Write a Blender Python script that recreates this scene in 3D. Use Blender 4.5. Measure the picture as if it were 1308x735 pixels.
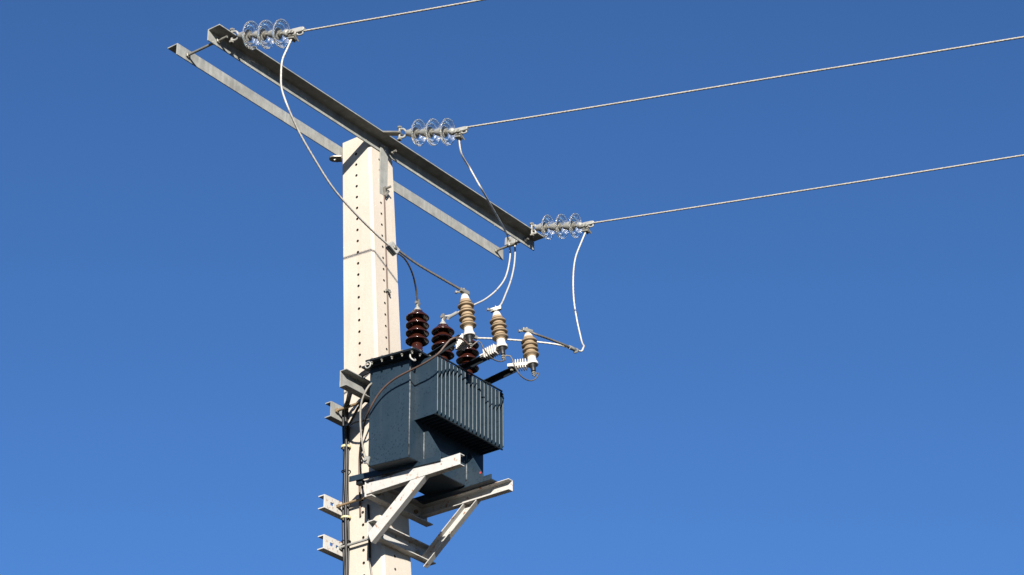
import bpy, bmesh, math, random
from mathutils import Vector as V, Matrix, Quaternion, noise
random.seed(7)
for o in list(bpy.data.objects): bpy.data.objects.remove(o)
sc = bpy.context.scene
COL = sc.collection
PI = math.pi

# ------------------------------------------------------------------ camera
F_PX, IW, IH = 3050.0, 1308.0, 735.0
TH, AZ, RO = math.radians(28.3), math.radians(36.9), math.radians(0.45)
CAM = V((-10.134, -8.779, 1.6))
_Fh = V((math.cos(AZ), math.sin(AZ), 0)); _Rh = V((math.sin(AZ), -math.cos(AZ), 0)); _U = V((0, 0, 1))
FW = _Fh*math.cos(TH) + _U*math.sin(TH)
_dn = _Fh*math.sin(TH) - _U*math.cos(TH)
RT = _Rh*math.cos(RO) + _dn*math.sin(RO)
DN = -_Rh*math.sin(RO) + _dn*math.cos(RO)
cd = bpy.data.cameras.new('camera'); cam = bpy.data.objects.new('camera', cd); COL.objects.link(cam)
cd.sensor_width = 36.0; cd.sensor_fit = 'HORIZONTAL'; cd.lens = F_PX/IW*36.0
cd.clip_start = 0.1; cd.clip_end = 20000
M = Matrix((RT, -DN, -FW)).transposed().to_4x4(); M.translation = CAM
cam.matrix_world = M
sc.camera = cam

# ------------------------------------------------------------------ light
SUN = V((-1.0, -0.83, 0.515)).normalized()          # towards the sun
SUN_EL = math.asin(SUN.z); SUN_ROT = math.atan2(SUN.x, SUN.y)
w = bpy.data.worlds.new('World'); sc.world = w; w.use_nodes = True
nt = w.node_tree; nt.nodes.clear()
sky = nt.nodes.new('ShaderNodeTexSky'); sky.sky_type = 'NISHITA'; sky.sun_disc = False
sky.sun_elevation = SUN_EL; sky.sun_rotation = SUN_ROT
sky.altitude = 900; sky.air_density = 1.0; sky.dust_density = 0.0; sky.ozone_density = 9.2
bg = nt.nodes.new('ShaderNodeBackground'); bg.inputs['Strength'].default_value = 0.050
wo = nt.nodes.new('ShaderNodeOutputWorld')
nt.links.new(sky.outputs[0], bg.inputs['Color']); nt.links.new(bg.outputs[0], wo.inputs['Surface'])
sd = bpy.data.lights.new('sun', 'SUN'); sd.energy = 5.0; sd.angle = math.radians(0.53); sd.color = (1.0, 0.94, 0.85)
so = bpy.data.objects.new('sun', sd); COL.objects.link(so); so.rotation_mode = 'QUATERNION'
so.rotation_quaternion = SUN.to_track_quat('Z', 'Y'); so.location = (-20, -16, 30)
sc.view_settings.view_transform = 'Standard'; sc.view_settings.look = 'None'
sc.view_settings.exposure = 1.45; sc.view_settings.gamma = 1.0; sc.view_settings.use_curve_mapping = False
sc.render.engine = 'CYCLES'
sc.cycles.max_bounces = 10; sc.cycles.transmission_bounces = 10; sc.cycles.glossy_bounces = 4; sc.cycles.blur_glossy = 1.5

# ------------------------------------------------------------------ measuring: photo pixel -> point on a known plane
def ray(px, py): return FW + RT*((px-IW/2)/F_PX) + DN*((py-IH/2)/F_PX)
def P(px, py, x=None, y=None, z=None):
    v = ray(px, py)
    for i, c in enumerate((x, y, z)):
        if c is not None: return CAM + v*((c-CAM[i])/v[i])
def PN(px, py, p0, n):
    v = ray(px, py); return CAM + v*((V(p0)-CAM).dot(n)/v.dot(n))

# ------------------------------------------------------------------ materials
def newmat(name):
    m = bpy.data.materials.new(name); m.use_nodes = True
    n = m.node_tree; b = n.nodes['Principled BSDF']
    return m, n, b
def nd(n, typ, **k):
    x = n.nodes.new(typ)
    for a, v in k.items(): setattr(x, a, v)
    return x
def coords(n, scale=(1,1,1)):
    tc = nd(n, 'ShaderNodeTexCoord'); mp = nd(n, 'ShaderNodeMapping'); mp.inputs['Scale'].default_value = scale
    n.links.new(tc.outputs['Object'], mp.inputs['Vector']); return mp.outputs[0]
def noi(n, vec, scale, detail=4, rough=.55):
    t = nd(n, 'ShaderNodeTexNoise'); t.inputs['Scale'].default_value = scale; t.inputs['Detail'].default_value = detail; t.inputs['Roughness'].default_value = rough
    n.links.new(vec, t.inputs['Vector']); return t.outputs['Fac']
MAT = {}
def ramp(n, fac, stops):
    r = nd(n, 'ShaderNodeValToRGB'); e = r.color_ramp.elements
    while len(e) < len(stops): e.new(0.5)
    for i, (p, c) in enumerate(stops):
        e[i].position = p; e[i].color = (c[0]*ALB, c[1]*ALB, c[2]*ALB, 1) if hasattr(c, '__len__') else (c, c, c, 1)
    n.links.new(fac, r.inputs[0]); return r.outputs[0]
def mix(n, fac, a, b, mode='MIX'):
    m = nd(n, 'ShaderNodeMix', data_type='RGBA', blend_type=mode)
    for sock, v in ((m.inputs[0], fac), (m.inputs[6], a), (m.inputs[7], b)):
        if hasattr(v, 'is_output'): n.links.new(v, sock)
        else: sock.default_value = v if not hasattr(v, '__len__') else (v[0]*ALB, v[1]*ALB, v[2]*ALB, 1)
    return m.outputs[2]
def bump(n, b, h, strength=.3, dist=.002):
    bp = nd(n, 'ShaderNodeBump'); bp.inputs['Strength'].default_value = strength; bp.inputs['Distance'].default_value = dist
    n.links.new(h, bp.inputs['Height']); n.links.new(bp.outputs[0], b.inputs['Normal'])
def setc(n, b, col):
    if hasattr(col, 'is_output'): n.links.new(col, b.inputs['Base Color'])
    else: b.inputs['Base Color'].default_value = (*col, 1)
ALB = .58                                       # the picture is exposed bright: albedos of weathered surfaces stay moderate
def m_concrete():
    m, n, b = newmat('cast concrete'); v = coords(n)
    f1 = noi(n, v, 2.2, 6); f2 = noi(n, v, 60, 5, .65); vs = coords(n, (9, 9, .45)); f3 = noi(n, vs, 2.0, 5)
    c = ramp(n, f1, [(.3, (.56, .50, .42)), (.7, (.645, .59, .505))])
    c = mix(n, ramp(n, f2, [(.35, .25), (.6, 0.)]), c, (.50, .43, .345))
    c = mix(n, ramp(n, f3, [(.55, 0.), (.78, .45)]), c, (.50, .40, .29))
    pit = nd(n, 'ShaderNodeTexVoronoi'); pit.inputs['Scale'].default_value = 38; n.links.new(v, pit.inputs['Vector'])
    pm = ramp(n, pit.outputs['Distance'], [(.05, 1.), (.11, 0.)])
    sel = ramp(n, noi(n, v, 9, 2), [(.56, 0.), (.66, 1.)])
    pf = mix(n, 1.0, pm, sel, 'MULTIPLY')
    c = mix(n, pf, c, (.36, .27, .19))
    setc(n, b, c); b.inputs['Roughness'].default_value = .88; b.inputs['Specular IOR Level'].default_value = .25
    bump(n, b, f2, .35, .003); return m
def m_galv(name, col, streak=.35, rust=0., rough=.5, metal=.35, var=1.):
    m, n, b = newmat(name); v = coords(n)
    f1 = noi(n, v, 14, 5); vs = coords(n, (24, 24, .9)); f2 = noi(n, vs, 1.5, 4, .65); f3 = noi(n, v, 120, 3)
    d = [x*(1-.22*var) for x in col]; l = [min(1, x*(1+.18*var)) for x in col]
    c = ramp(n, f1, [(.32, d), (.68, l)])
    c = mix(n, ramp(n, f2, [(.5, 0.), (.72, streak)]), c, [min(1, x*1.55) for x in col])
    c = mix(n, ramp(n, f3, [(.35, .22), (.55, 0.)]), c, [x*.55 for x in col])
    if rust:
        fr = noi(n, v, 26, 7, .7)
        c = mix(n, ramp(n, fr, [(.70-.095*rust, 0.), (.76-.095*rust, .85)]), c, (.33, .14, .045))
    setc(n, b, c); b.inputs['Roughness'].default_value = rough; b.inputs['Metallic'].default_value = metal; b.inputs['Specular IOR Level'].default_value = .2
    bump(n, b, f3, .12, .001); return m
def m_tank():
    m, n, b = newmat('dark blue enamel'); v = coords(n)
    f1 = noi(n, v, 5, 5); vs = coords(n, (26, 26, 2)); f2 = noi(n, vs, 1.4, 4)
    c = ramp(n, f1, [(.3, (.0175, .034, .0515)), (.7, (.0235, .043, .064))])
    c = mix(n, ramp(n, f2, [(.52, 0.), (.8, .3)]), c, (.045, .062, .075))
    spk = nd(n, 'ShaderNodeTexVoronoi'); spk.inputs['Scale'].default_value = 58; n.links.new(v, spk.inputs['Vector'])
    sm = ramp(n, spk.outputs['Distance'], [(.14, .95), (.38, 0.)])
    sel = ramp(n, noi(n, v, 7, 4, .6), [(.40, 0.), (.52, 1.)])
    c = mix(n, mix(n, 1.0, sm, sel, 'MULTIPLY'), c, (.0085, .019, .031))
    fr = noi(n, v, 30, 6, .7)
    c = mix(n, ramp(n, fr, [(.72, 0.), (.78, .7)]), c, (.16, .10, .06))
    setc(n, b, c); b.inputs['Roughness'].default_value = .42; b.inputs['Specular IOR Level'].default_value = .25
    bump(n, b, noi(n, v, 25, 3), .12, .002); return m
def m_plain(name, col, rough=.5, metal=0., var=.18, scale=30, coat=0., spec=.5, stretch=None, bmp=0.):
    m, n, b = newmat(name); v = coords(n, stretch or (1, 1, 1)); f = noi(n, v, scale, 5, .6)
    c = ramp(n, f, [(.3, [x*(1-var) for x in col]), (.7, [min(1, x*(1+var)) for x in col])])
    setc(n, b, c); b.inputs['Roughness'].default_value = rough; b.inputs['Metallic'].default_value = metal
    b.inputs['Coat Weight'].default_value = coat; b.inputs['Coat Roughness'].default_value = .06; b.inputs['Specular IOR Level'].default_value = spec
    if bmp: bump(n, b, f, bmp, .001)
    return m
def m_glass():
    m, n, b = newmat('toughened glass'); b.inputs['Base Color'].default_value = (.95, .93, .87, 1)
    b.inputs['Transmission Weight'].default_value = .93; b.inputs['IOR'].default_value = 1.46; b.inputs['Roughness'].default_value = .015
    v = coords(n); f = noi(n, v, 26, 4); 
    n.links.new(ramp(n, f, [(.5, .05), (.85, .08)]), b.inputs['Roughness']); return m
def m_ground():
    m, n, b = newmat('dry field earth'); v = coords(n)
    f = noi(n, v, .08, 8, .6); g = noi(n, v, 3.5, 6, .65)
    c = ramp(n, f, [(.35, (.034, .027, .017)), (.65, (.048, .038, .024))])
    c = mix(n, ramp(n, g, [(.5, 0.), (.62, .7)]), c, (.026, .030, .014))
    setc(n, b, c); b.inputs['Roughness'].default_value = .95; bump(n, b, g, .6, .05); return m
MAT['concrete'] = m_concrete()
MAT['galv'] = m_galv('galvanised steel', (.31, .315, .295), .6, 0, .62, .0)
MAT['white_steel'] = m_galv('white painted steel', (.585, .575, .545), .10, 1.35, .5, 0., .3)
MAT['channel'] = m_galv('weathered pale steel', (.34, .345, .33), .3, .55, .55, .15)
MAT['bolt'] = m_galv('zinc bolt', (.34, .33, .29), .2, .4, .45, .5)
MAT['rusty'] = m_plain('rusty rod', (.27, .185, .10), .75, .1, .4, 40)
MAT['tank'] = m_tank()
MAT['tank_black'] = m_plain('black enamel', (.012, .017, .021), .45, 0, .3, 20, 0, .25)
MAT['glint_wear'] = m_plain('blue enamel with painted glint and wear', (.043, .066, .083), .45, 0, .3, 45, 0, .3)  # lighter blue: fin edge highlight put into the colour, along with worn paint
MAT['seam'] = m_plain('worn weld seam', (.10, .115, .125), .5, 0, .85, 55, 0, .4)
MAT['brown'] = m_plain('brown glazed porcelain', (.043, .0115, .007), .16, 0, .15, 8, 0., .5)
MAT['beige'] = m_plain('beige polymer', (.36, .265, .165), .55, 0, .10, 12, 0, .35)
MAT['white'] = m_plain('white polymer', (.66, .63, .58), .5, 0, .06, 14, 0, .4)
MAT['black'] = m_plain('black rubber', (.014, .014, .015), .5, 0, .3, 30, 0, .35)
MAT['cap'] = m_galv('cast insulator cap', (.40, .40, .375), .2, .1, .55, .2)
MAT['alu'] = m_plain('aluminium conductor', (.55, .53, .485), .5, .0, .25, 90, 0, .5)
MAT['line'] = m_plain('weathered line strand', (.43, .405, .35), .55, .0, .35, 90, 0, .4)
MAT['darkwire'] = m_plain('weathered conductor', (.15, .135, .115), .6, .2, .3, 60)
MAT['browncable'] = m_plain('brown earth cable', (.105, .062, .045), .6, 0, .25, 30)
MAT['greycable'] = m_plain('grey cable', (.24, .225, .19), .6, 0, .25, 30)
MAT['tape'] = m_plain('pale cable tie', (.62, .56, .30), .6, 0, .1, 20)
MAT['glass'] = m_glass()
MAT['hole_dark'] = m_plain('dark hole lining', (.05, .035, .022), .9)  # even dark colour for the inside of the pole holes
MAT['red'] = m_plain('red paint', (.45, .05, .05), .5)
MAT['ground'] = m_ground()

# ------------------------------------------------------------------ mesh helpers
class MB:
    def __init__(s): s.v = []; s.f = []
    def add(s, vs, fs):
        o = len(s.v); s.v += [V(p) for p in vs]; s.f += [tuple(i+o for i in f) for f in fs]; return s
    def box(s, lo, hi):
        x0, y0, z0 = lo; x1, y1, z1 = hi
        return s.add([(x0,y0,z0),(x1,y0,z0),(x1,y1,z0),(x0,y1,z0),(x0,y0,z1),(x1,y0,z1),(x1,y1,z1),(x0,y1,z1)],
                     [(0,3,2,1),(4,5,6,7),(0,1,5,4),(1,2,6,5),(2,3,7,6),(3,0,4,7)])
    def obox(s, c, ax, ay, az, h):            # oriented box, half sizes h
        c = V(c); ax, ay, az = V(ax).normalized()*h[0], V(ay).normalized()*h[1], V(az).normalized()*h[2]
        vs = [c+ax*i+ay*j+az*k for k in (-1,1) for (i,j) in ((-1,-1),(1,-1),(1,1),(-1,1))]
        return s.add(vs, [(0,3,2,1),(4,5,6,7),(0,1,5,4),(1,2,6,5),(2,3,7,6),(3,0,4,7)])
    def extrude(s, prof, o, u, v, d):         # 2D profile (list of (a,b)) along vector d
        o, u, v, d = V(o), V(u), V(v), V(d); n = len(prof)
        a = [o+u*p+v*q for p, q in prof]; b = [p+d for p in a]
        return s.add(a+b, [tuple(range(n))[::-1], tuple(range(n, 2*n))]+[(i, (i+1) % n, n+(i+1) % n, n+i) for i in range(n)])
    def lathe(s, prof, o, axis, seg=24):      # prof: (r, h) from start to end along axis
        o = V(o); ax = V(axis).normalized(); t = ax.orthogonal().normalized(); bt = ax.cross(t)
        vs = []; fs = []; idx = []
        for r, h in prof:
            if r < 1e-6: idx.append([len(vs)]); vs.append(o+ax*h)
            else:
                idx.append(list(range(len(vs), len(vs)+seg)))
                vs += [o+ax*h+(t*math.cos(2*PI*k/seg)+bt*math.sin(2*PI*k/seg))*r for k in range(seg)]
        for a, b in zip(idx, idx[1:]):
            for k in range(seg):
                k2 = (k+1) % seg
                if len(a) == 1 and len(b) == 1: continue
                if len(a) == 1: fs.append((a[0], b[k], b[k2])[::-1])
                elif len(b) == 1: fs.append((a[k], a[k2], b[0]))
                else: fs.append((a[k], a[k2], b[k2], b[k]))
        return s.add(vs, fs)
    def rod(s, a, b, r, seg=10):
        a, b = V(a), V(b); return s.lathe([(0,0),(r,0),(r,(b-a).length),(0,(b-a).length)], a, b-a, seg)
    def hexnut(s, c, axis, r, h):
        return s.lathe([(0,0),(r*.9,0),(r,h*.12),(r,h*.88),(r*.9,h),(0,h)], c, axis, 6)
    def tube(s, pts, r, seg=8, lobes=0, pitch=.1, cap=True):
        pts = [V(p) for p in pts]; n = len(pts)
        T = [(pts[min(i+1, n-1)]-pts[max(i-1, 0)]).normalized() for i in range(n)]
        nrm = T[0].orthogonal().normalized(); vs = []; L = 0; tw = 0
        for i in range(n):
            if i:
                q = T[i-1].rotation_difference(T[i]); nrm = (q @ nrm); L += (pts[i]-pts[i-1]).length
            nrm = (nrm - T[i]*nrm.dot(T[i])).normalized(); bn = T[i].cross(nrm); tw = 2*PI*L/pitch if lobes else 0
            for k in range(seg):
                a = 2*PI*k/seg; rr = r*(1+.2*math.cos(lobes*a)) if lobes else r
                vs.append(pts[i]+(nrm*math.cos(a+tw)+bn*math.sin(a+tw))*rr)
        fs = [(i*seg+k, i*seg+(k+1) % seg, (i+1)*seg+(k+1) % seg, (i+1)*seg+k) for i in range(n-1) for k in range(seg)]
        if cap: fs += [tuple(range(seg))[::-1], tuple(range((n-1)*seg, n*seg))]
        return s.add(vs, fs)
    def shear(s, k, y0):
        for p in s.v: p.z += k*(p.y-y0)
        return s
    def build(s, name, mat, parent=None, smooth=False, bev=0., auto=None):
        org = parent.matrix_world.translation if parent else None
        if org is None:
            lo = V([min(p[i] for p in s.v) for i in range(3)]); hi = V([max(p[i] for p in s.v) for i in range(3)])
            org = V(((lo.x+hi.x)/2, (lo.y+hi.y)/2, lo.z))
        else: org = ORG[parent.name]
        me = bpy.data.meshes.new(name); me.from_pydata([tuple(p-org) for p in s.v], [], s.f); me.update()
        bm = bmesh.new(); bm.from_mesh(me); bmesh.ops.recalc_face_normals(bm, faces=bm.faces); bm.to_mesh(me); bm.free()
        if smooth:
            for p in me.polygons: p.use_smooth = True
            if auto is not None:
                me.set_sharp_from_angle(angle=math.radians(auto))
        me.materials.append(MAT[mat])
        o = bpy.data.objects.new(name, me); COL.objects.link(o)
        if parent: o.parent = parent
        else: o.location = org
        ORG[o.name] = org
        if bev:
            md = o.modifiers.new('edge', 'BEVEL'); md.width = bev; md.segments = 2; md.limit_method = 'ANGLE'; md.angle_limit = math.radians(40)
        return o
ORG = {}
def thing(name, loc):
    o = bpy.data.objects.new(name, None); COL.objects.link(o); o.location = loc; o.empty_display_size = .1
    ORG[o.name] = V(loc); return o
def tag(o, label, cat, group=None, kind=None):
    if label: o['label'] = label
    if cat: o['category'] = cat
    if group: o['group'] = group
    if kind: o['kind'] = kind
    return o
def spline(pts, n=10):                         # Catmull-Rom through points
    p = [V(q) for q in pts]; p = [p[0]*2-p[1]] + p + [p[-1]*2-p[-2]]; out = []
    for i in range(1, len(p)-2):
        a, b, c, d = p[i-1:i+3]
        ta = 0.; tb = ta+math.sqrt((b-a).length)+1e-9; tcc = tb+math.sqrt((c-b).length)+1e-9; td = tcc+math.sqrt((d-c).length)+1e-9
        for k in range(n):
            t = tb+(tcc-tb)*k/n
            A1 = a*((tb-t)/(tb-ta))+b*((t-ta)/(tb-ta)); A2 = b*((tcc-t)/(tcc-tb))+c*((t-tb)/(tcc-tb)); A3 = c*((td-t)/(td-tcc))+d*((t-tcc)/(td-tcc))
            B1 = A1*((tcc-t)/(tcc-ta))+A2*((t-ta)/(tcc-ta)); B2 = A2*((td-t)/(td-tb))+A3*((t-tb)/(td-tb))
            out.append(B1*((tcc-t)/(tcc-tb))+B2*((t-tb)/(tcc-tb)))
    out.append(p[-2]); return out
def resample(pts, step):
    out = [pts[0]]; acc = 0
    for a, b in zip(pts, pts[1:]):
        L = (b-a).length
        while acc+L >= step:
            t = (step-acc)/L; a = a.lerp(b, t); out.append(a.copy()); L = (b-a).length; acc = 0
        acc += L
    out.append(pts[-1]); return out

# ------------------------------------------------------------------ ground
g = MB().add([(-3000,-3000,0),(3000,-3000,0),(3000,3000,0),(-3000,3000,0)], [(0,1,2,3)]).build('ground', 'ground'); tag(g, None, None, None, 'structure')

# ------------------------------------------------------------------ concrete pole (slightly leaning, tapered, chamfered, with step holes)
ZT = 9.868
def pole(z):
    k = (9.8-z)/2.85
    return V((-.006+.0768*k, .004-.0984*k, z)), .122+.016*k, .1225+.0325*k       # centre, half x, half y
CH = .016
def pole_ring(z):
    c, a, b = pole(z)
    return [c+V(p) for p in ((-a,-b+CH,0),(-a,b-CH,0),(-a+CH,b,0),(a-CH,b,0),(a,b-CH,0),(a,-b+CH,0),(a-CH,-b,0),(-a+CH,-b,0))]
def hole_face(mb, corner, holes, r, depth, inward, u0, u1, zlo, zhi, uc):
    # corner(u, z): point on the face; holes: list of z; strip u0..uc-h, cells, uc+h..u1
    h = r*2.2
    def quad(ua, ub, za, zb):
        mb.add([corner(ua, za), corner(ub, za), corner(ub, zb), corner(ua, zb)], [(0,1,2,3)])
    for ua, ub in ((u0, -h), (h, u1)):
        mb.add([corner('%s' % 'lo' if ua == u0 else ua, zlo), corner('hi' if ub == u1 else ub, zlo), corner('hi' if ub == u1 else ub, zhi), corner('lo' if ua == u0 else ua, zhi)], [(0,1,2,3)])
    zs = zlo
    for z in holes:
        if z-h > zs: quad(-h, h, zs, z-h)
        N = 8
        ring = [corner(r*math.cos(2*PI*(k+.5)/N), z+r*math.sin(2*PI*(k+.5)/N)) for k in range(N)]
        sq = [corner(h, z+h), corner(-h, z+h), corner(-h, z-h), corner(h, z-h)]
        inner = [p+inward*depth for p in ring]
        vs = ring+sq
        fs = []
        # ring vertices 0..7 at 22.5deg..; square corners: 8 NE, 9 NW, 10 SW, 11 SE
        own = {0: 8, 1: 8, 2: 9, 3: 9, 4: 10, 5: 10, 6: 11, 7: 11}
        for k in range(N):
            k2 = (k+1) % N
            if own[k] == own[k2]: fs.append((k, k2, own[k]))
            else: fs.append((k, k2, own[k2], own[k]))
        mb.add(vs, fs); zs = z+h
        HOLES.add(ring+inner, [(k, (k+1) % N, N+(k+1) % N, N+k) for k in range(N)]+[tuple(range(N, 2*N))])
    quad(-h, h, zs, zhi)
pm = MB(); HOLES = MB()
zlo_h, zhi_h = 6.2, ZT
def cx_face(u, z):                              # -X face, u along +Y from hole column
    c, a, b = pole(z); off = -.006
    y = (c.y-b+CH) if u == 'lo' else (c.y+b-CH) if u == 'hi' else c.y+off+u
    return V((c.x-a, y, z))
def cy_face(u, z):                              # -Y face, u along +X
    c, a, b = pole(z); off = -.028
    x = (c.x-a+CH) if u == 'lo' else (c.x+a-CH) if u == 'hi' else c.x+off+u
    return V((x, c.y-b, z))
hx = [z for z in [9.742-.0815*i for i in range(43)]][::-1]
hy = [z for z in [9.70-.0815*i for i in range(43)]][::-1]
hole_face(pm, cx_face, hx, .0104, .10, V((1,0,0)), 'lo', 'hi', zlo_h, zhi_h, 0)
hole_face(pm, cy_face, hy, .0095, .10, V((0,1,0)), 'lo', 'hi', zlo_h, zhi_h, 0)
ra, rb, rc = pole_ring(-.3), pole_ring(zlo_h), pole_ring(zhi_h)
for k in range(8):
    k2 = (k+1) % 8
    pm.add([ra[k], ra[k2], rb[k2], rb[k]], [(0,1,2,3)])
    if k not in (0, 6): pm.add([rb[k], rb[k2], rc[k2], rc[k]], [(0,1,2,3)])
pm.add(rc, [tuple(range(8))]); pm.add(ra, [tuple(range(8))[::-1]])
po = pm.build('utility_pole', 'concrete')
HOLES.build('hole_lining', 'hole_dark', po)['kind'] = 'stuff'
tag(po, 'tall tapered cream concrete pole with columns of small step holes', 'pole')

# ------------------------------------------------------------------ crossarm angles
def angle(mb, x0, x1, y, z0, z1, fl, t, sgn):
    # vertical leg touching plane y, thickness towards sgn; top flange reaching fl in direction sgn
    prof = [(0,z0),(sgn*t,z0),(sgn*t,z1-t),(sgn*fl,z1-t),(sgn*fl,z1),(0,z1)]
    return mb.extrude(prof, (x0, y, 0), (0,1,0), (0,0,1), (x1-x0,0,0))
BZ0, BZ1 = 9.765, 9.846
bf = angle(MB(), -1.648, 1.655, -.1185, BZ0, BZ1, .098, .008, -1).build('crossarm_beam', 'galv', bev=.0015)
tag(bf, 'grey steel angle crossarm that carries the glass insulators', 'crossarm')
bb = angle(MB(), -1.655, 1.63, .1275, BZ0, BZ1, .085, .008, 1).build('crossarm_beam', 'galv', bev=.0015)
tag(bb, 'streaked grey steel angle crossarm behind pole, without insulators', 'crossarm')

# tie rods between the two angles
def tie_rod(x, y0, y1, z, r, label, group, nuts, mat='bolt', plates=0):
    t = thing('tie_rod', (x, (y0+y1)/2, z-r)); tag(t, label, 'rod', group)
    MB().rod((x,y0,z), (x,y1,z), r, 12).build('shaft', mat, t, True, auto=50)
    for yn, s in nuts:
        MB().hexnut((x,yn,z), (0,s,0), r*2.0, r*1.5).build('nut', 'bolt', t)
    return t
RL = P(241, 68.5, y=.117); RR = P(634.6, 320.6, y=.117)
print('rods', RL, RR)
zr = BZ0+.036
tie_rod(RL.x, -.205, .155, zr, .0085, 'steel tie rod joining the crossarm tips beside the lone loop of jumper wire', None, [(-.1275,-1),(.1265,-1),(.1365,1)])
tie_rod(RR.x, -.160, .155, zr, .0085, 'steel tie rod joining the crossarm tips, with a wire clamp on it', None, [(-.1275,-1),(.1265,-1),(.1365,1)])
tie_rod(.075, -.175, .155, zr, .0085, 'threaded steel rod through the pole top holding both crossarms', None, [(-.1385,-1),(.1365,1)])

# flat hanger plate on the -Y face, below the front angle
a = P(484.5, 247, y=-.133); b_ = P(494.2, 250, y=-.133); print('plate', a, b_)
pl = thing('hanger_plate', ((a.x+b_.x)/2, -.13, a.z)); tag(pl, 'narrow grey steel plate hanging from crossarm down the pole face', 'plate')
MB().box((a.x, -.1365, a.z), (b_.x, -.128, BZ0+.05)).build('plate', 'galv', pl, bev=.001)
mid = P(491.5, 241.5, y=-.14)
nb = MB(); nb.rod((mid.x,-.19,mid.z), (mid.x,-.12,mid.z), .008, 10); nb.hexnut((mid.x,-.138,mid.z), (0,-1,0), .017, .013); nb.build('bolt', 'bolt', pl)
cl = MB(); cl.obox((mid.x+.008,-.152,mid.z-.035), (1,0,-.6), (0,1,0), (.6,0,1), (.008,.006,.03)); cl.obox((mid.x-.008,-.146,mid.z-.02), (1,0,.3), (0,1,0), (-.3,0,1), (.006,.006,.025)); cl.build('wire_lug', 'bolt', pl, bev=.001)

# lug plate under the rear angle
c0 = P(427.5, 203, z=BZ0-.02); print('lug', c0)
lg = MB(); n = 16; L = .085
lu_, lv_ = V((.6,-.8,0)), V((.8,.6,0)); c0.z = 0
out = [c0+lu_*(.036*math.cos(t))+lv_*(.036*math.sin(t)) for t in [PI/2+PI*k/(n-1) for k in range(n)]]
out += [c0+lu_*.045-lv_*.036, c0+lu_*.045+lv_*.036]
hol = [V((c0.x+.011*math.cos(2*PI*k/12), c0.y+.011*math.sin(2*PI*k/12), 0)) for k in range(12)]
def plate_with_hole(mb, outer, hole, z0, z1):
    bm = bmesh.new()
    vo = [bm.verts.new((p.x,p.y,z0)) for p in outer]; vh = [bm.verts.new((p.x,p.y,z0)) for p in hole]
    es = [bm.edges.new((vo[i], vo[(i+1) % len(vo)])) for i in range(len(vo))]+[bm.edges.new((vh[i], vh[(i+1) % len(vh)])) for i in range(len(vh))]
    bmesh.ops.triangle_fill(bm, use_beauty=True, edges=es)
    r = bmesh.ops.extrude_face_region(bm, geom=bm.faces[:]); 
    for e in r['geom']:
        if isinstance(e, bmesh.types.BMVert): e.co.z = z1
    bm.verts.index_update(); mb.add([v.co.copy() for v in bm.verts], [tuple(v.index for v in f.verts) for f in bm.faces]); bm.free(); return mb
plate_with_hole(lg, out, hol, BZ0-.024, BZ0-.016)
lg.obox((c0.x+.03, .150, BZ0-.008), (1,0,0), (0,1,0), (0,0,1), (.02,.02,.0085))
tag(lg.build('lug_plate', 'bolt'), 'small rounded steel lug with a hole beneath the rear crossarm', 'plate')

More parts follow.
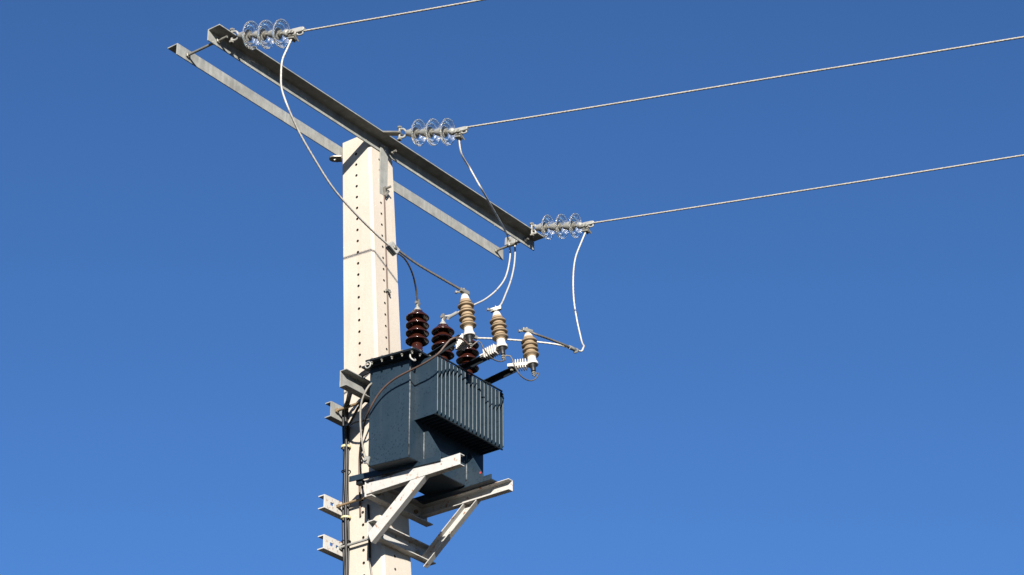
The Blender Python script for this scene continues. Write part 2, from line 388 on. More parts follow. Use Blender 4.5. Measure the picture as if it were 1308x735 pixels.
# ------------------------------------------------------------------ strain insulator strings and line conductors
HD = math.radians(9.0)
HDIR = V((math.sin(HD), -math.cos(HD), 0)); NRM = V((math.cos(HD), math.sin(HD), 0))
CAPP = [(0,-.036),(.016,-.036),(.021,-.030),(.024,-.012),(.031,.002),(.036,.020),(.037,.036),(.035,.040),(0,.040)]
def glass_prof():
    # bell disc: smooth outer face towards the cap, ribbed underside towards the pin
    return [(.030,.034),(.045,.0365),(.060,.040),(.074,.0455),(.0835,.0515),(.0870,.0550),(.0885,.0590),(.0878,.0630),(.0850,.0655),(.0818,.0650),(.0800,.0620),(.0800,.0580),(.0785,.0535),(.0725,.0480),(.0605,.0433),(.0590,.0470),(.0570,.0500),(.0545,.0500),(.0525,.0470),(.0512,.0408),(.042,.0390),(.030,.0370),(.020,.0370)]
def insulator_string(anchor_px, discs_px, clamp_px, wire_px, jump_px, label, wlabel, link):
    A = P(anchor_px[0], anchor_px[1], z=BZ1)
    ctr = [PN(px, py, A, NRM) for px, py in discs_px]
    d = (ctr[2]-ctr[0]).normalized(); sp = (ctr[2]-ctr[0]).length/2
    ctr = [ctr[0]+d*(sp*i) for i in range(3)]
    print('string', A, 'spacing', sp, 'dir', d)
    s = thing('insulator_string', tuple(A)); tag(s, label, 'insulator', 'glass insulator strings on the crossarm')
    side = d.cross(V((0,0,1))).normalized(); up = side.cross(d).normalized()
    # shackle: U around the flange edge, bolt through it, then ball link
    head = ctr[0]-d*(.058+.036)
    mbs = MB()
    fz = BZ1-.004
    bolt = V((A.x-.0, A.y+.028 if not link else A.y-.0, fz))
    if link:                                    # flat link between flange and shackle
        far = head-d*.055
        lk = MB(); e0 = V((A.x, -.19, BZ1+.004)); e1 = far
        ld = (e1-e0); lu = ld.normalized(); lside = lu.cross(V((0,0,1))).normalized(); lup = lside.cross(lu)
        lk.obox((e0+e1)/2, lu, lside, lup, (ld.length/2+.012, .027, .006)); lk.build('link_plate', 'bolt', s, bev=.002)
        bolt = far
    u0 = [bolt+V((0,0,.03)), bolt+V((0,0,.031))+d*.03, head+V((0,0,.013))-d*.006, head+d*.004, head+V((0,0,-.013))-d*.006, bolt+V((0,0,-.031))+d*.03, bolt+V((0,0,-.03))]
    mbs.tube(spline(u0, 6), .0075, 10)
    mbs.build('shackle', 'cap', s, True)
    bb2 = MB(); bb2.rod(bolt+V((0,0,-.052)), bolt+V((0,0,.05)), .0085, 10); bb2.hexnut(bolt+V((0,0,-.052)), (0,0,1), .016, .013); bb2.hexnut(bolt+V((0,0,.038)), (0,0,1), .016, .013)
    bb2.build('bolt', 'bolt', s)
    for c in ctr:
        o = c-d*.058
        MB().lathe(CAPP, o, d, 24).build('insulator_cap', 'cap', s, True, auto=40)
        MB().lathe(glass_prof()+[(.020,.0345),(.030,.034)], o, d, 64).build('glass_disc', 'glass', s, True)
        MB().lathe([(0,.0385),(.019,.0385),(.019,.052),(.009,.056),(.008,sp-.036),(0,sp-.034)], o, d, 16).build('pin', 'bolt', s, True, auto=40)
    e = ctr[2]+d*(sp-.058-.036)
    # socket + dead-end clamp
    MB().lathe([(0,-.002),(.017,0),(.023,.010),(.024,.026),(.016,.036),(.012,.040),(0,.040)], e, d, 16).build('socket', 'cap', s, True, auto=40)
    W = [PN(px, py, A, NRM) for px, py in wire_px]
    wd = (W[1]-W[0]).normalized(); wup = NRM.cross(wd); wup = wup if wup.z > 0 else -wup
    e2 = e+d*.036
    cm = MB()
    pts = [(0,.016),(.035,.022),(.095,.026),(.118,.024),(.125,.010),(.118,-.006),(.095,-.010),(.066,-.012),(.060,-.030),(.048,-.042),(.030,-.044),(.022,-.030),(.018,-.012),(0,-.010)]
    k = (W[0]-e2).length/.118
    cm.extrude([(p*k, q*k) for p, q in pts], e2-NRM*.013, wd, wup, NRM*.026)
    cm.build('dead_end_clamp', 'cap', s, bev=.004)
    ey = MB(); c1 = e2+wd*(.092*k)-wup*(.016*k)
    ey.tube([c1+(wd*math.cos(t)*.022+wup*math.sin(t)*.013)*k for t in [2*PI*i/20 for i in range(21)]], .0055, 8); ey.build('clamp_eye', 'cap', s, True)
    J = PN(jump_px[0], jump_px[1], A, NRM)
    jc = MB(); jm = J+(e2+wd*.04*k-J)*.30
    for q in (-.014, .004, .022):
        jc.obox(J+V((0,0,1))*(q+.012), wd, NRM, wup, (.020, .021, .0065))
    for q in (-.012, .014):
        jc.rod(J+wd*q-NRM*.03+V((0,0,.03)), J+wd*(q+.012)+NRM*.028-V((0,0,.01)), .006, 8); jc.hexnut(J+wd*q-NRM*.034+V((0,0,.03)), NRM, .0125, .012)
    jc.build('jumper_clamp', 'bolt', s, bev=.0015)
    # line conductor: slack span running on past the frame
    pts = [W[0]-wd*.01] + W
    s0 = (W[-1]-W[-2]); hl = math.hypot(s0.x, s0.y); slope = s0.z/hl; p = W[-1].copy()
    Lr = 34.0; st = W[-1].copy(); curv = -slope*1.15/Lr
    for i in range(1, 35):
        q = Lr*i/34; pts.append(st+HDIR*q+V((0,0,slope*q+.5*curv*q*q)))
    near = resample(spline(pts[:len(W)+2], 24), .008)
    lw = MB().tube(near, .0052, 12, 6, .17)
    fp = spline([near[-1]]+pts[len(W)+2:], 4); lw.tube(fp, .0052, 8)
    tag(lw.build('power_line', 'line', None, True), wlabel, 'power line', 'overhead line wires')
    return J
J1 = insulator_string((300.5, 43.5), [(321.1,45.3),(340.3,44.4),(359.5,43.1)], None, [(388,39.8),(430,32.5),(500,20.5),(560,10),(616,0),(700,-15)], (373.5, 49.5),
    'three clear glass discs at the crossarm tip, jumper loop hanging free below', 'pale stranded line wire tied to the insulators at the free-looping jumper tip', False)
J2 = insulator_string((495.5, 168.2), [(534.9,169.8),(553.1,169.6),(571.6,168.6)], None, [(597,162.8),(700,146.5),(800,130.3),(1000,97.5),(1150,73.5),(1308,47.5),(1400,32.5)], (586, 175.5),
    'three clear glass discs on a long link plate beside the pole head', 'pale stranded line wire tied to the insulators beside the pole head', True)
J3 = insulator_string((683.5, 291.3), [(699.6,290.6),(717.5,289.8),(735,288.6)], None, [(758.5,285),(850,271),(950,255.5),(1100,232),(1308,198.5),(1400,183.5)], (748.5, 295.5),
    'three clear glass discs at the crossarm tip near the wire clamp rod', 'pale stranded line wire tied to the insulators near the wire clamp rod', False)

# ------------------------------------------------------------------ transformer
SH, SY = .078, -.65
def shz(y): return SH*(y-SY)
T0 = thing('transformer', (.03, -.5, 7.30)); tag(T0, 'dark blue finned oil transformer on white brackets of the pole', 'transformer')
tx0, tx1, ty0, ty1, tz0, tz1 = -.322, .392, -.65, -.335, 7.335, 7.985
MB().box((tx0,ty0,tz0), (tx1,ty1,tz1)).shear(SH, SY).build('tank', 'tank', T0, bev=.006)
lid = MB().box((-.398,-.745,7.990), (.478,-.362,8.003)); lid.shear(SH, SY)
lo = lid.build('lid', 'tank_black', T0, bev=.002)
MB().box((-.360,-.705,7.9785), (.44,-.30,7.9895)).shear(SH, SY).build('lid_gasket', 'tank_black', T0)
def lb(x, y):
    z = 7.990+shz(y); b = MB(); b.rod((x,y,z-.020), (x,y,z+.02), .0045, 8); b.hexnut((x,y,z-.009), (0,0,1), .0095, .008); b.hexnut((x,y,z+.0135), (0,0,1), .0095, .008); b.build('lid_bolt', 'bolt', lo)
for i in range(5): lb(-.383, -.715+.078*i)
for i in range(9): lb(-.33+.09*i, -.730)
# welded corner seams
for x, y in ((tx0-.001, ty0-.001),):
    MB().rod((x,y,tz0+.01), (x,y,tz1-.02), .0045, 8).build('weld_seam', 'seam', T0, True)
fx0, fx1, fy, fz0, fz1 = -.274, .362, -.823, 7.588, 7.972
NF = 18
fin_me = None
for i in range(NF):
    x = fx0+(fx1-fx0)*i/(NF-1); b = MB(); t = .0034
    b.extrude([(ty0+.004, fz0), (fy+.012, fz0), (fy, fz0+.010), (fy, fz1-.016), (fy+.014, fz1), (ty0+.004, fz1)], (x-t,0,0), (0,1,0), (0,0,1), (2*t,0,0))
    fo = b.build('cooling_fin', 'tank', T0, bev=.0018)
    MB().rod((x,fy+.001,fz0+.014), (x,fy+.001,fz1-.020), .0046, 8).build('edge_glint_wear', 'glint_wear', fo, True, auto=50)  # added rod; its paler colour paints the glint on the worn fin edge
MB().rod((fx0-.006,fy+.012,fz1+.004), (fx1+.006,fy+.012,fz1+.004), .0055, 8).build('fin_rail', 'tank_black', T0, True, auto=40)
MB().rod((fx0-.006,fy+.012,fz0-.004), (fx1+.006,fy+.012,fz0-.004), .0055, 8).build('fin_rail', 'tank_black', T0, True, auto=40)
for x in (-.183, .224):
    MB().extrude([(ty0+.004,7.338),(-.776,7.338),(-.776,7.382),(-.678,7.548),(ty0+.004,7.548)], (x-.004,0,0), (0,1,0), (0,0,1), (.008,0,0)).build('foot_gusset', 'tank', T0, bev=.0015)
    MB().rod((x-.004, ty0-.002, 7.35), (x-.004, ty0-.002, 7.54), .005, 8).build('weld_seam', 'seam', T0, True)
MB().extrude([(0,0),(.007,0),(.007,.028),(.07,.028),(.07,.036),(0,.036)], (-.2345,-.815,7.3105), (1,0,0), (0,0,1), (0,.70,0)).shear(SH, SY).build('skid', 'tank', T0, bev=.0015)
MB().extrude([(0,0),(.075,0),(.075,.0075),(.007,.0075),(.007,.036),(0,.036)], (.212,-.845,7.3268), (1,0,0), (0,0,1), (0,.70,0)).build('skid', 'tank', T0, bev=.0015)
MB().lathe([(0,0),(.007,0),(.007,.002),(0,.002)], (.2200,-.758,7.395), (-1,0,0), 12).build('red_mark', 'red', T0)
bx = MB().box((-.222,-.205,7.325),(-.19,-.16,7.352)); bx.build('skid_stop', 'tank_black', T0, bev=.002)
# lid furniture
lc = P(527.5, 452, y=-.70)
hk = MB(); hk.tube(spline([(-.365,-.69,7.995),(-.37,-.69,7.955),(-.355,-.705,7.935),(-.335,-.70,7.945),(-.335,-.69,7.965)], 6), .0055, 8); hk.build('lifting_hook', 'cap', T0, True)
rg = MB(); rc0 = P(470, 466.5, x=-.40); rg.tube([rc0+V((0,.02*math.cos(t),.02*math.sin(t))) for t in [2*PI*i/24 for i in range(25)]], .0045, 8); rg.build('lifting_eye', 'cap', T0, True)
hz = 8.003+shz(-.45)
h0 = P(499.5, 449, y=-.44); h1 = P(507.5, 446, y=-.44)
hb = MB(); hh = [V((h0.x,-.44,hz-.005)), V((h0.x+.004,-.44,hz+.06)), V((h0.x+.04,-.44,hz+.085)), V((h1.x,-.44,hz+.095)), V((h1.x+.015,-.44,hz+.06)), V((h1.x+.015,-.44,hz-.005))]
for p, q in zip(hh, hh[1:]): hb.obox((p+q)/2, q-p, (0,1,0), (q-p).cross(V((0,1,0))), ((q-p).length/2+.003, .022, .005))
hb.build('lifting_lug', 'tank_black', T0, bev=.001)
# brown high voltage bushings
def shed_prof(levels, core, rad, thick, droop, end):
    pr = []
    for z in levels:                            # going upward; rim at z
        pr += [(core, z+.020), (core+.010, z+.0215), (rad-.020, z+.014), (rad-.010, z+.004), (rad-.005, z), (rad-.001, z+.002), (rad, z+.006), (rad-.003, z+.011), (core+.022, z+.027), (core+.010, z+.036), (core+.002, z+.050)]
    return pr
BUSH = [(-.2, 0.), (.048, .004), (.294, .010)]
for i, (x, dz) in enumerate(BUSH):
    yb = -.6; bz = 8.003+shz(yb)
    fl = MB(); fl.box((x-.062,yb-.05,bz-.001), (x+.062,yb+.05,bz+.012)); 
    bo = MB(); lev = [8.150+.0535*k+dz for k in range(4)]
    bo.lathe([(0,bz), (.046,bz), (.046,bz+.035), (.038,bz+.05)]+shed_prof(lev, .031, .0725, .007, .034, 0)+[(.030,lev[-1]+.050),(0,lev[-1]+.052)], (x,yb,0), (0,0,1), 40)
    b = bo.build('bushing', 'brown', T0, True, auto=75)
    fl.build('bushing_flange', 'channel', b, bev=.003)
    zc = lev[-1]+.046
    MB().lathe([(0,zc),(.024,zc),(.024,zc+.012),(.014,zc+.030),(.009,zc+.034),(.009,zc+.058),(0,zc+.060)], (x,yb,0), (0,0,1), 18).build('terminal_cap', 'cap', b, True, auto=40)
    tm = MB(); tz = zc+.05
    if i != 2:
        tm.obox((x,yb,tz+.012), (0,1,0), (1,0,0), (0,0,1), (.010,.007,.024))
        tm.hexnut((x-.018,yb,tz+.012), (1,0,0), .011, .036)
    else:
        tm.obox((x+.03,yb-.01,tz-.016), (1,-.3,0), (.3,1,0), (0,0,1), (.042,.010,.010)); tm.hexnut((x,yb,tz-.02), (0,0,1), .014, .026)
    tm.build('terminal_lug', 'bolt', b, bev=.001)
BT = [V((x,-.6,8.150+.0535*3+.046+.055+dz)) for x, dz in BUSH]

# ------------------------------------------------------------------ surge arresters on bars from the lid
ARR = [((593.6,378), (599.6,431), -24, 'at the end of the bar beside the white block, jumper wire behind it'),
       ((634.2,400.2), (641,444), 2, ''), ((674.3,427.5), (680,464.5), 26, '')]
ALAB = ['beige ribbed surge arrester nearest the pole, fed by the wire over the brown insulators',
        'beige ribbed surge arrester standing between its two matching neighbours',
        'beige ribbed surge arrester farthest from the pole, two thin wires at its cap']
AT = []; AB = []
axp = [-.2, .125, .445]
for i, (tp, bp, yaw, _) in enumerate(ARR):
    ya = -.985
    B0 = P(bp[0], bp[1], y=ya); T1 = P(tp[0], tp[1], y=ya+.035)
    B0.x = B0.x*.5 + B0.x*.5
    ax = (T1-B0).normalized(); Lc = (T1-B0).length
    print('arr', i, B0, T1, Lc)
    A = thing('surge_arrester', tuple(B0)); tag(A, ALAB[i], 'arrester', 'surge arresters on the transformer')
    u = Lc/.30
    # housing
    pr = []; n = 4; h0, h1 = .075*u, .262*u; stp = (h1-h0)/n
    pr += [(0,h0-.012),(.029,h0-.012)]
    for k in range(n):
        z = h0+stp*k
        pr += [(.033,z),(.046,z+.002),(.0505,z+.006),(.050,z+.009),(.036,z+.0165),(.034,z+stp*.48),(.0385,z+stp*.50),(.041,z+stp*.55),(.040,z+stp*.60),(.034,z+stp*.70),(.033,z+stp*.98)]
    pr += [(.030,h1+.004),(0,h1+.005)]
    MB().lathe(pr, B0, ax, 36).build('housing', 'beige', A, True, auto=70)
    MB().lathe([(0,h1+.003),(.030,h1+.003),(.028,h1+.012),(.021,h1+.038*u),(0,h1+.040*u)], B0, ax, 28).build('top_cap', 'white', A, True, auto=40)
    MB().lathe([(0,h0-.004),(.029,h0-.004),(.027,h0-.022),(.029,h0-.040),(.036,h0-.052),(.036,h0-.066),(.024,h0-.067),(0,h0-.062)], B0, ax, 28).build('collar', 'white', A, True, auto=40)
    bs = h0-.062
    MB().lathe([(0,bs),(.024,bs),(.023,bs-.012),(.017,bs-.020),(.015,bs-.050),(.010,bs-.054),(0,bs-.054)], B0, ax, 20).build('disconnector', 'black', A, True, auto=40)
    tb = MB(); tb.rod(B0+ax*(bs-.05), B0+ax*(bs-.088), .0055, 8); tb.hexnut(B0+ax*(bs-.066), ax, .0125, .010); tb.hexnut(B0+ax*(bs-.080), ax, .0115, .009); tb.build('earth_terminal', 'bolt', A)
    AB.append(B0+ax*(bs-.078))
    tt = MB(); tz = B0+ax*(h1+.038*u)
    tt.rod(tz-ax*.01, tz+ax*.052, .006, 8); tt.hexnut(tz+ax*.002, ax, .015, .012)
    cdir = V((.5,-.8,.25)) if i == 1 else V((.95,-.2,-.1)) if i == 0 else V((.9,-.4,-.05))
    tt.obox(tz+ax*.028, cdir, cdir.cross(V((0,0,1))), V((0,0,1)), (.034,.012,.011)); tt.rod(tz+ax*.018-V((.045,-.03,0)), tz+ax*.020, .006, 8); tt.hexnut(tz+ax*.016-V((.05,-.033,0)), (1,-.7,0), .011, .012)
    tt.build('top_terminal', 'bolt', A, bev=.0015); AT.append(tz+ax*.030)
    # ribbed polymer bracket back to the bar
    yw = math.radians(yaw); bd = V((math.sin(yw), -math.cos(yw), 0)); bd = (bd+V((0,0,.16 if i < 2 else .0))).normalized()
    bsd = bd.cross(V((0,0,1))).normalized(); bup = bsd.cross(bd)
    c = B0+ax*(h0-.058); st = c-bd*.155; m = MB()
    m.obox((c+st)/2, bd, bsd, bup, (.0775,.018,.010))
    for k in range(6): m.obox(c-bd*(.040+.0155*k), bd, bsd, bup, (.0028,.029,.030))
    m.build('ribbed_bracket', 'white', A, bev=.002)
    # bar from the lid
    barlab = 'bar'
    s0, e1 = [(P(542,458.2,x=-.205), P(588,429.5,x=-.165)), (P(596,466.5,x=.125), P(628,450.8,x=.135)), (P(619,488,x=.35), P(657,470.0,x=.365))][i]
    s0 = s0-(e1-s0).normalized()*max(0, (s0.z-8.02-shz(s0.y))/max(.05, (e1-s0).normalized().z))*.9
    print('bar', i, s0, e1, 'st', st)
    dirb = (e1-s0).normalized(); sb = dirb.cross(V((0,0,1))).normalized(); ub = sb.cross(dirb)
    br = MB(); w2 = .018
    br.extrude([(-w2,0),(w2,0),(w2,.005),(-w2+.005,.005),(-w2+.005,-.024),(-w2,-.024)], s0, sb, ub, e1-s0)
    bo_ = br.build('arrester_bar', 'tank_black', T0, bev=.001)
    MB().hexnut(e1-dirb*.02-V((0,0,.012)), (0,0,1), .010, .012).build('bolt', 'bolt', bo_)

# ------------------------------------------------------------------ steel brackets
def uprof(h, f, t): return [(0,0),(f,0),(f,t),(t,t),(t,h-t),(f,h-t),(f,h),(0,h)]
SB = thing('support_bracket', (.05, -.5, 6.95)); tag(SB, 'white painted steel bracket with sloping braces under the transformer', 'bracket')
zc0, zc1 = 7.222, 7.333
yfu = pole(7.28)[0].y-pole(7.28)[2]-.001; yfl = pole(7.02)[0].y-pole(7.02)[2]-.001
MB().extrude([(-a, b) for a, b in uprof(zc1-zc0, .054, .0075)], (-.229, yfu, zc0), (0,1,0), (0,0,1), (.585,0,0)).build('cross_channel', 'white_steel', SB, bev=.002)
MB().extrude([(-a, b) for a, b in uprof(.1, .054, .0075)], (-.213, yfl, 6.971), (0,1,0), (0,0,1), (.585,0,0)).build('cross_channel', 'white_steel', SB, bev=.002)
az0, ah = 7.242, .072
MB().extrude(uprof(ah, .043, .006), (-.2235, -.952, az0), (1,0,0), (0,0,1), (0, .952-.2435, 0)).build('arm', 'white_steel', SB, bev=.002)
MB().extrude([(-a, b) for a, b in uprof(ah, .043, .006)], (.303, -.938, 7.2535), (1,0,0), (0,0,1), (0, .938-.2435, 0)).build('arm', 'white_steel', SB, bev=.002)
def brace(x, sgn, p0, p1, wd, fl):
    # channel lying in a plane x = const from (y,z) p0 to p1
    d = V((0, p1[0]-p0[0], p1[1]-p0[1])); dn = d.normalized(); nrm = V((0, -dn.z, dn.y))
    if nrm.z > 0: nrm = -nrm                      # profile height direction downwards/outwards
    # oblique cut ends: build web + two flanges as sheared prisms
    prof = [(0,0),(fl,0),(fl,.006),(.006,.006),(.006,wd-.006),(fl,wd-.006),(fl,wd),(0,wd)]
    vs0 = []; vs1 = []
    for a_, b_ in prof:
        base = V((x+sgn*a_, p0[0], p0[1]))+nrm*b_
        # extend to horizontal top cut z = p1z and vertical-ish lower cut
        t1 = (p1[1]-base.z)/dn.z; vs1.append(base+dn*t1)
        t0 = (-(b_)*.25)
        vs0.append(base+dn*t0)
    n = len(prof); m = MB(); m.add(vs0+vs1, [tuple(range(n))[::-1], tuple(range(n,2*n))]+[(i,(i+1) % n,n+(i+1) % n,n+i) for i in range(n)])
    return m.build('brace', 'white_steel', SB, bev=.002)
brace(-.2225, 1, (-.262, 6.987), (-.583, az0-.001), .068, .04)
brace(.302, -1, (-.262, 6.985), (-.590, 7.2525), .068, .04)

def rear_channel(z, h, x0, x1, label, group, slots=True):
    c, a_, b_ = pole(z+h/2); y = c.y+b_+.001
    m = MB()
    # web with slots, built from pieces
    xs = [x0]; 
    if slots:
        sl = [(x0+.055, x0+.085), (x0+.108, x0+.132)]
        zz0, zz1 = z+h*.38, z+h*.62
        cur = x0
        for s0_, s1_ in sl:
            m.box((cur,y,z), (s0_,y+.0065,z+h)); m.box((s0_,y,z), (s1_,y+.0065,zz0)); m.box((s0_,y,zz1), (s1_,y+.0065,z+h)); cur = s1_
        m.box((cur,y,z), (x1,y+.0065,z+h))
    else: m.box((x0,y,z), (x1,y+.0065,z+h))
    m.box((x0,y+.0065,z), (x1,y+.050,z+.0065)); m.box((x0,y+.0065,z+h-.0065), (x1,y+.050,z+h))
    o = m.build('clamp_channel', 'white_steel' if slots else 'channel')
    return tag(o, label, 'channel', group)
GC = 'clamp channels at the back of the pole'
rear_channel(7.234, .086, -.241, .36, 'upper white slotted steel channel clamped behind the pole under the transformer', GC)
rear_channel(6.970, .089, -.241, .37, 'lower white slotted steel channel clamped behind the pole under the transformer', GC)
rear_channel(7.861, .102, -.192, .33, 'plain grey steel channel clamped behind the pole beside the cables', GC, False)
yfc = pole(7.93)[0].y-pole(7.93)[2]-.001
uc = MB().extrude([(-a_, b_) for a_, b_ in uprof(.112, .054, .007)], (-.449, yfc, 7.871), (0,1,0), (0,0,1), (.86,0,0)).build('front_channel', 'channel', bev=.002)
tag(uc, 'long grey steel channel across the pole front behind the transformer tank', 'channel')
def clamp_bolt(x, z, mat, label, yb=None, r=.008):
    c, a_, b_ = pole(z); y0 = c.y-b_-.03; y1 = c.y+b_+.028
    t = thing('clamp_bolt', (x, (y0+y1)/2, z-r)); tag(t, label, 'bolt', 'long bolts clamping the channels')
    MB().rod((x,y0,z), (x,y1,z), r, 10).build('shaft', mat, t, True, auto=40)
    MB().hexnut((x,y1-.02,z), (0,1,0), r*1.9, r*1.5).build('nut', mat, t); MB().hexnut((x,c.y+b_-.001,z), (0,-1,0), r*1.8, r*1.4).build('nut', mat, t)
    MB().hexnut((x,y0+.018,z), (0,-1,0), r*1.8, r*1.4).build('nut', mat, t)
clamp_bolt(-.118, 7.281, 'rusty', 'rusty bolt joining upper white channels along the pole side')
clamp_bolt(-.098, 7.018, 'cap', 'pale bolt joining lower white channels along the pole side')
clamp_bolt(-.145, 7.912, 'rusty', 'rusty bolt behind the black cables below the grey channel', r=.009)
clamp_bolt(.235, 7.281, 'rusty', 'rusty bolt joining upper white channels on the shaded pole side')
clamp_bolt(.245, 7.018, 'cap', 'pale bolt joining lower white channels on the shaded pole side')
clamp_bolt(.215, 7.912, 'rusty', 'rusty bolt below the lid on the shaded pole side')

# ------------------------------------------------------------------ jumper wires and clamps
def wire(name, pts, r, mat, label, cat, group=None, n=10, lob=True):
    s = resample(spline(pts, n), .007 if lob else .03)
    return tag(MB().tube(s, r, 12 if lob else 8, 6 if lob else 0, .17).build(name, mat, None, True), label, cat, group)
GJ = 'jumper wires from line to transformer'
pz = pole(9.1); yk = pz[0].y-pz[2]
K1 = P(501.5, 318, y=-.80); print('clamp1', K1, yk)
wire('jumper_wire', [J1+V((0,0,.01)), P(367,62,y=J1.y), P(360.5,78,y=J1.y), P(359,97,y=J1.y), P(365,130,y=-.87), P(381,167,y=-.86), P(402,204,y=-.85), P(425,240,y=-.84), P(450,269,y=-.83), P(480,299,y=-.81), K1], .0054, 'alu',
     'pale jumper wire hanging in a long loop from crossarm tip past the pole', 'wire', GJ)
def block_clamp(c, d, label, sz=(.036,.022,.022)):
    t = thing('wire_clamp', tuple(c-V((0,0,sz[2])))); tag(t, label, 'clamp', 'parallel groove wire clamps')
    d = V(d).normalized(); s = d.cross(V((0,0,1))).normalized(); u = s.cross(d)
    MB().obox(c-s*.012, d, s, u, (sz[0],.010,sz[2])).build('jaw', 'cap', t, bev=.003)
    MB().obox(c+s*.012, d, s, u, (sz[0],.010,sz[2])).build('jaw', 'cap', t, bev=.003)
    b = MB(); b.rod(c-s*.034, c+s*.034, .006, 8); b.hexnut(c-s*.022, -s, .013, .010); b.hexnut(c+s*.022, s, .013, .010); b.build('bolt', 'bolt', t)
block_clamp(K1, (.75,-.15,-.5), 'small grey wire clamp hanging before the pole where three wires meet')
wire('jumper_wire', [K1+V((.02,-.02,-.005)), K1.lerp(AT[0], .33)+V((0,0,-.004)), K1.lerp(AT[0], .66)+V((0,0,-.004)), AT[0]], .0065, 'darkwire',
     'straight weathered wire from hanging clamp down to arrester nearest the pole', 'wire', GJ)
wire('jumper_wire', [K1+V((.0,-.01,-.02)), P(517,331,y=-.75), P(526.5,349,y=-.69), P(531.5,370,y=-.63), BT[0]+V((0,0,.01))], .005, 'darkwire',
     'short dark curved wire from hanging clamp to brown bushing beside the pole', 'wire', GJ)
K2 = P(653.5, 308.5, y=.012); print('K2', K2)
K2.z = max(K2.z, zr+.01)
wire('jumper_wire', [J2, P(589.2,196,y=J2.y+.01), P(600.7,216,y=J2.y+.04), P(613,238,y=-.82), P(625.5,260,y=-.72), P(637,280,y=-.54), P(645,295,y=-.30), P(649,306,y=-.02), P(651.5,320,y=-.02), P(650.3,337,y=-.09), P(645.5,355,y=-.16), P(635,370,y=-.25), P(620,382.5,y=-.35), P(605,390,y=-.45), P(590,397,y=-.53), P(578,402.5,y=-.58), BT[1]+V((0,0,.012))], .0054, 'alu',
     'pale jumper wire from pole head insulator through rod clamp to middle bushing', 'wire', GJ)
wire('jumper_wire', [P(656.5,303,y=-.0), P(657.8,316,y=-.02), P(657.3,335,y=-.16), P(653,357,y=-.38), P(646,376,y=-.62), P(639.5,390,y=-.84), AT[1]], .0054, 'alu',
     'pale jumper wire from rod clamp down to the middle surge arrester', 'wire', GJ)
sl = MB(); ps0, ps1 = P(583,400,y=-.56), P(572,406.5,y=-.60); sl.rod(ps0, ps1, .011, 12); tag(sl.build('wire_sleeve', 'cap', None, True, auto=40), 'pale crimp sleeve on the wire above the middle bushing', 'sleeve')
block_clamp(K2, (0,1,.1), 'pale block clamp gripping two wires on the crossarm tie rod', (.045,.022,.030))
yk3 = -1.02
K3 = P(732, 445.5, y=yk3); print('K3', K3)
wire('jumper_wire', [J3, P(742,311,y=J3.y+.01), P(735,330,y=J3.y+.0), P(732.3,352,y=J3.y-.02), P(733,383,y=J3.y-.05), P(737.5,412,y=J3.y-.09), P(742.5,434,y=J3.y-.12), P(745,445,y=yk3), P(742.5,449,y=yk3), P(737,447.5,y=yk3), K3], .0054, 'alu',
     'pale jumper wire dropping free from crossarm tip and hooking back at its end', 'wire', GJ)
wire('jumper_wire', [P(738.5,448,y=yk3), P(725,442.5,y=yk3), P(700,432.8,y=yk3+.02), P(684,427,y=yk3+.03), AT[2]], .0065, 'darkwire',
     'weathered wire from hooked jumper end to arrester farthest from pole', 'wire', GJ)
wire('jumper_wire', [K3, P(712,440.5,y=-.97), P(685,437,y=-.86), P(655,434.5,y=-.76), P(630,432.8,y=-.68), BT[2]+V((.04,-.012,-.03))], .0054, 'alu',
     'pale wire running behind two arresters from hooked jumper end to far bushing', 'wire', GJ)
sl = MB(); sl.rod(P(737,448,y=yk3), P(727,443.6,y=yk3), .013, 12); sl.hexnut(P(735,447.2,y=yk3), (.3,0,-1), .015, .02); tag(sl.build('wire_clamp', 'cap', None, True, auto=40), 'round tee clamp where the hooked jumper splits in two', 'clamp', 'parallel groove wire clamps')

# ------------------------------------------------------------------ earth leads
GE = 'thin earth leads of the arresters'
wire('earth_lead', [AB[0], AB[0]+V((.02,-.03,.03)), P(612,435,y=-1.03), P(618,446,y=-1.04), P(627,457,y=-1.04), P(638,462,y=-1.04), P(646,459,y=-1.02), AB[1]], .0042, 'darkwire', 'thin earth lead drooping between first and middle arresters', 'wire', GE, lob=False)
wire('earth_lead', [AB[1], P(648,453.5,y=-1.01), P(653,456,y=-1.03), P(657,467,y=-1.05), P(664,479,y=-1.06), P(673,485.5,y=-1.06), P(681,486,y=-1.05), P(687,480,y=-1.03), P(687,476,y=-1.0), AB[2]], .0042, 'darkwire', 'thin earth lead drooping between middle and farthest arresters', 'wire', GE, lob=False)
def pfx(z, off=.012): c, a_, b_ = pole(z); return c.x-a_-off
wire('earth_lead', [AB[0], P(588,432,x=-.27), P(577,433,x=-.33), P(569,441,x=-.36), P(561,451,x=-.38), P(549,460,x=-.385), P(536,467.5,x=-.38), P(520,475.5,x=-.38), P(503,485,x=-.375), P(490,496,x=-.37), P(480,509,x=-.365), P(471.5,525,x=-.35), P(466.5,537,x=-.30), P(463.5,552,x=-.22), P(461,566,x=-.15), P(459.2,585,x=pfx(7.5)), P(459,605,x=pfx(7.4)), P(459.6,632,x=pfx(7.3,.008)), P(460.3,660,x=pfx(7.15,.008))],
     .0062, 'browncable', 'brown cable sagging across the transformer tank and down the pole', 'cable', None, lob=False)
wire('earth_lead', [P(477,489,x=-.30), P(472,492,x=-.34), P(466,502,x=-.36), P(461.5,515,x=-.36), P(460.2,535,x=-.35), P(461.5,557,x=-.345), P(464.5,576,x=-.345), P(467.5,589,x=-.34), P(471,594,x=-.33)],
     .0062, 'greycable', 'grey cable looping beside the tank edge to its lower corner', 'cable', None, lob=False)
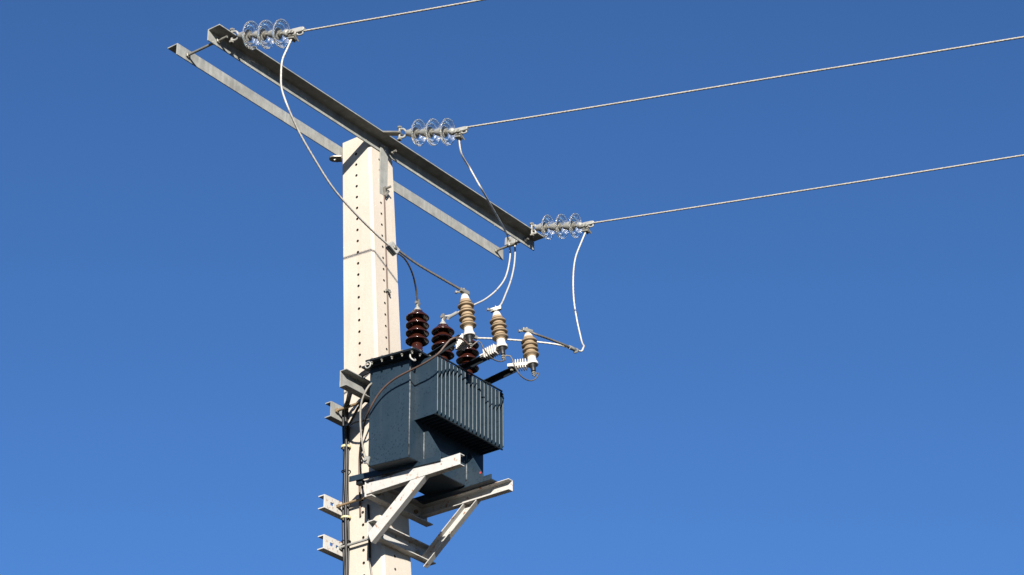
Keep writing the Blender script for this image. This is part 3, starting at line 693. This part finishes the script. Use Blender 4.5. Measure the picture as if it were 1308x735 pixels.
el = MB(); ec = P(468.5, 588, x=-.335); el.obox(ec, (0,1,.3), (1,0,0), (0,-.3,1), (.018,.006,.022)); el.hexnut(ec-V((.008,0,0)), (-1,0,0), .011, .010)
tag(el.build('earth_lug', 'cap', None, bev=.001), 'pale earth lug at the bottom corner of the transformer tank', 'lug')
wire('earth_lead', [P(466.5,592,x=-.33), P(463,588,x=-.25), P(460.5,580,x=-.16), P(459.6,572,x=pfx(7.55))], .0045, 'browncable', 'short brown lead from tank earth lug back to the pole cable', 'cable', None, lob=False)

# earth conductor up the -Y face
ew = []
for py in (243, 260, 290, 320, 350, 372, 400, 425, 447):
    px = 490.8+(497.2-490.8)*(py-243)/(447-243); z = 9.55-(py-243)*.0052
    for _ in range(3):
        c, a_, b_ = pole(z); q = P(px, py, y=c.y-b_-.007); z = q.z
    ew.append(q)
c, a_, b_ = pole(7.6); ew.append(V((ew[-1].x+.01, c.y-b_-.007, 7.6)))
wire('earth_rod', ew, .0048, 'browncable', 'thin brown conductor fixed straight down the pole face', 'cable', None, lob=False)
ec = MB(); q = ew[5]; ec.obox(q+V((0,-.006,0)), (1,0,0), (0,1,0), (0,0,1), (.016,.008,.009)); ec.hexnut(q+V((.004,-.014,-.012)), (0,-1,0), .008, .010)
tag(ec.build('cable_clip', 'bolt', None, bev=.001), 'small dark clip on the brown conductor on the pole face', 'clip')

# ------------------------------------------------------------------ low voltage cables
GB = 'black cables bundled down the pole'
def pole_pt(px, py, off):
    z = 7.5
    for _ in range(4): q = P(px, py, x=pfx(z, off)); z = q.z
    return q
lv = []
offs = [(-2.2, .014), (-.2, .028), (1.9, .014), (.9, .040), (3.6, .012)]
labs = ['black cable at the outer edge of the bundle down the pole', 'black cable in the middle of the bundle down the pole', 'black cable along the inner side of the bundle down the pole', 'black cable lying uppermost on the bundle down the pole', 'thin black cable beside the bundle down the pole']
for i, (ox, of) in enumerate(offs):
    pts = []
    if i in (0, 1, 2):
        pts += [P(486, 466, y=-.30), P(475.5, 471+i*1.3, y=-.28), P(466, 474.5+i*2, y=-.23), P(457.5, 481.5+i*1.5, y=-.165), P(450.5, 490+i, y=-.13), P(446+i*1.6, 500, y=-.085), P(443.4+i*1.3, 512, y=-.06)]
    elif i == 3: pts += [P(477, 516, y=-.24), P(467, 512, y=-.215), P(459, 519, y=-.18), P(453, 530, y=-.12), P(447, 541, y=-.06)]
    else: pts += [P(480, 533, y=-.26), P(468, 537, y=-.22), P(455, 539, y=-.14), P(448, 543, y=-.07)]
    for py in ([525] if i < 3 else [])+[545, 565, 585, 605, 635, 665, 695, 720, 745, 800]:
        wv = .7*math.sin(py*.045+i*2.1)
        pts.append(pole_pt(441.2+ox+wv, py, of))
    q = pts[-1]; c, a_, b_ = pole(3.0); pts.append(V((c.x-a_-of, q.y-.11, 3.0))); c, a_, b_ = pole(0); pts.append(V((c.x-a_-of, q.y-.22, -.1)))
    tag(MB().tube(resample(spline(pts, 8), .03), .0085 if i < 4 else .006, 8).build('power_cable', 'black', None, True), labs[i], 'cable', GB)
for py, col, hgt in ((571.5, 'tape', .014), (602.5, 'black', .007), (662, 'tape', .012), (692, 'black', .007)):
    q = pole_pt(441.8, py, .022); m = MB()
    m.tube([q+V((.026*math.sin(t)+.002, .027*math.cos(t), 0)) for t in [2*PI*k/20 for k in range(21)]], .004 if col == 'black' else .0055, 6)
    if hgt > .01:
        m.lathe([(.029,-hgt/2),(.031,-hgt/2),(.031,hgt/2),(.029,hgt/2),(.029,-hgt/2)], q, (0,0,1), 20)
    lab = {571.5: 'pale yellow tie round the cable bundle beside the transformer tank', 602.5: 'black tie round the cable bundle below the yellow one', 662: 'pale yellow tie round the cable bundle between the white clamp channels', 692: 'black tie round the cable bundle at the lower white channel'}[py]
    tag(m.build('cable_tie', col, None, True, auto=50), lab, 'cable tie', 'ties round the cable bundle')
# dark tube and lead lower on the -X face
def on_px_face(px, py, off):
    return pole_pt(px, py, off)
t1 = [on_px_face(470.2, 645, .010), on_px_face(471.2, 670, .010), on_px_face(472.2, 713, .010)]
tag(MB().tube(t1, .0075, 10).build('conduit', 'black', None, True), 'short black conduit on the pole behind the white brace foot', 'conduit')
t2 = [on_px_face(472.1, 712, .008), on_px_face(473.4, 724, .007), on_px_face(475.3, 738, .007), on_px_face(477.5, 770, .007)]; c, a_, b_ = pole(3.); t2.append(V((c.x-a_-.007, c.y-.04, 3.))); c, a_, b_ = pole(0.); t2.append(V((c.x-a_-.007, c.y-.03, -.1)))
wire('earth_lead', t2, .0055, 'greycable', 'grey cable leaving the short black conduit down the pole', 'cable', None, lob=False)
print('objects', len(bpy.data.objects))
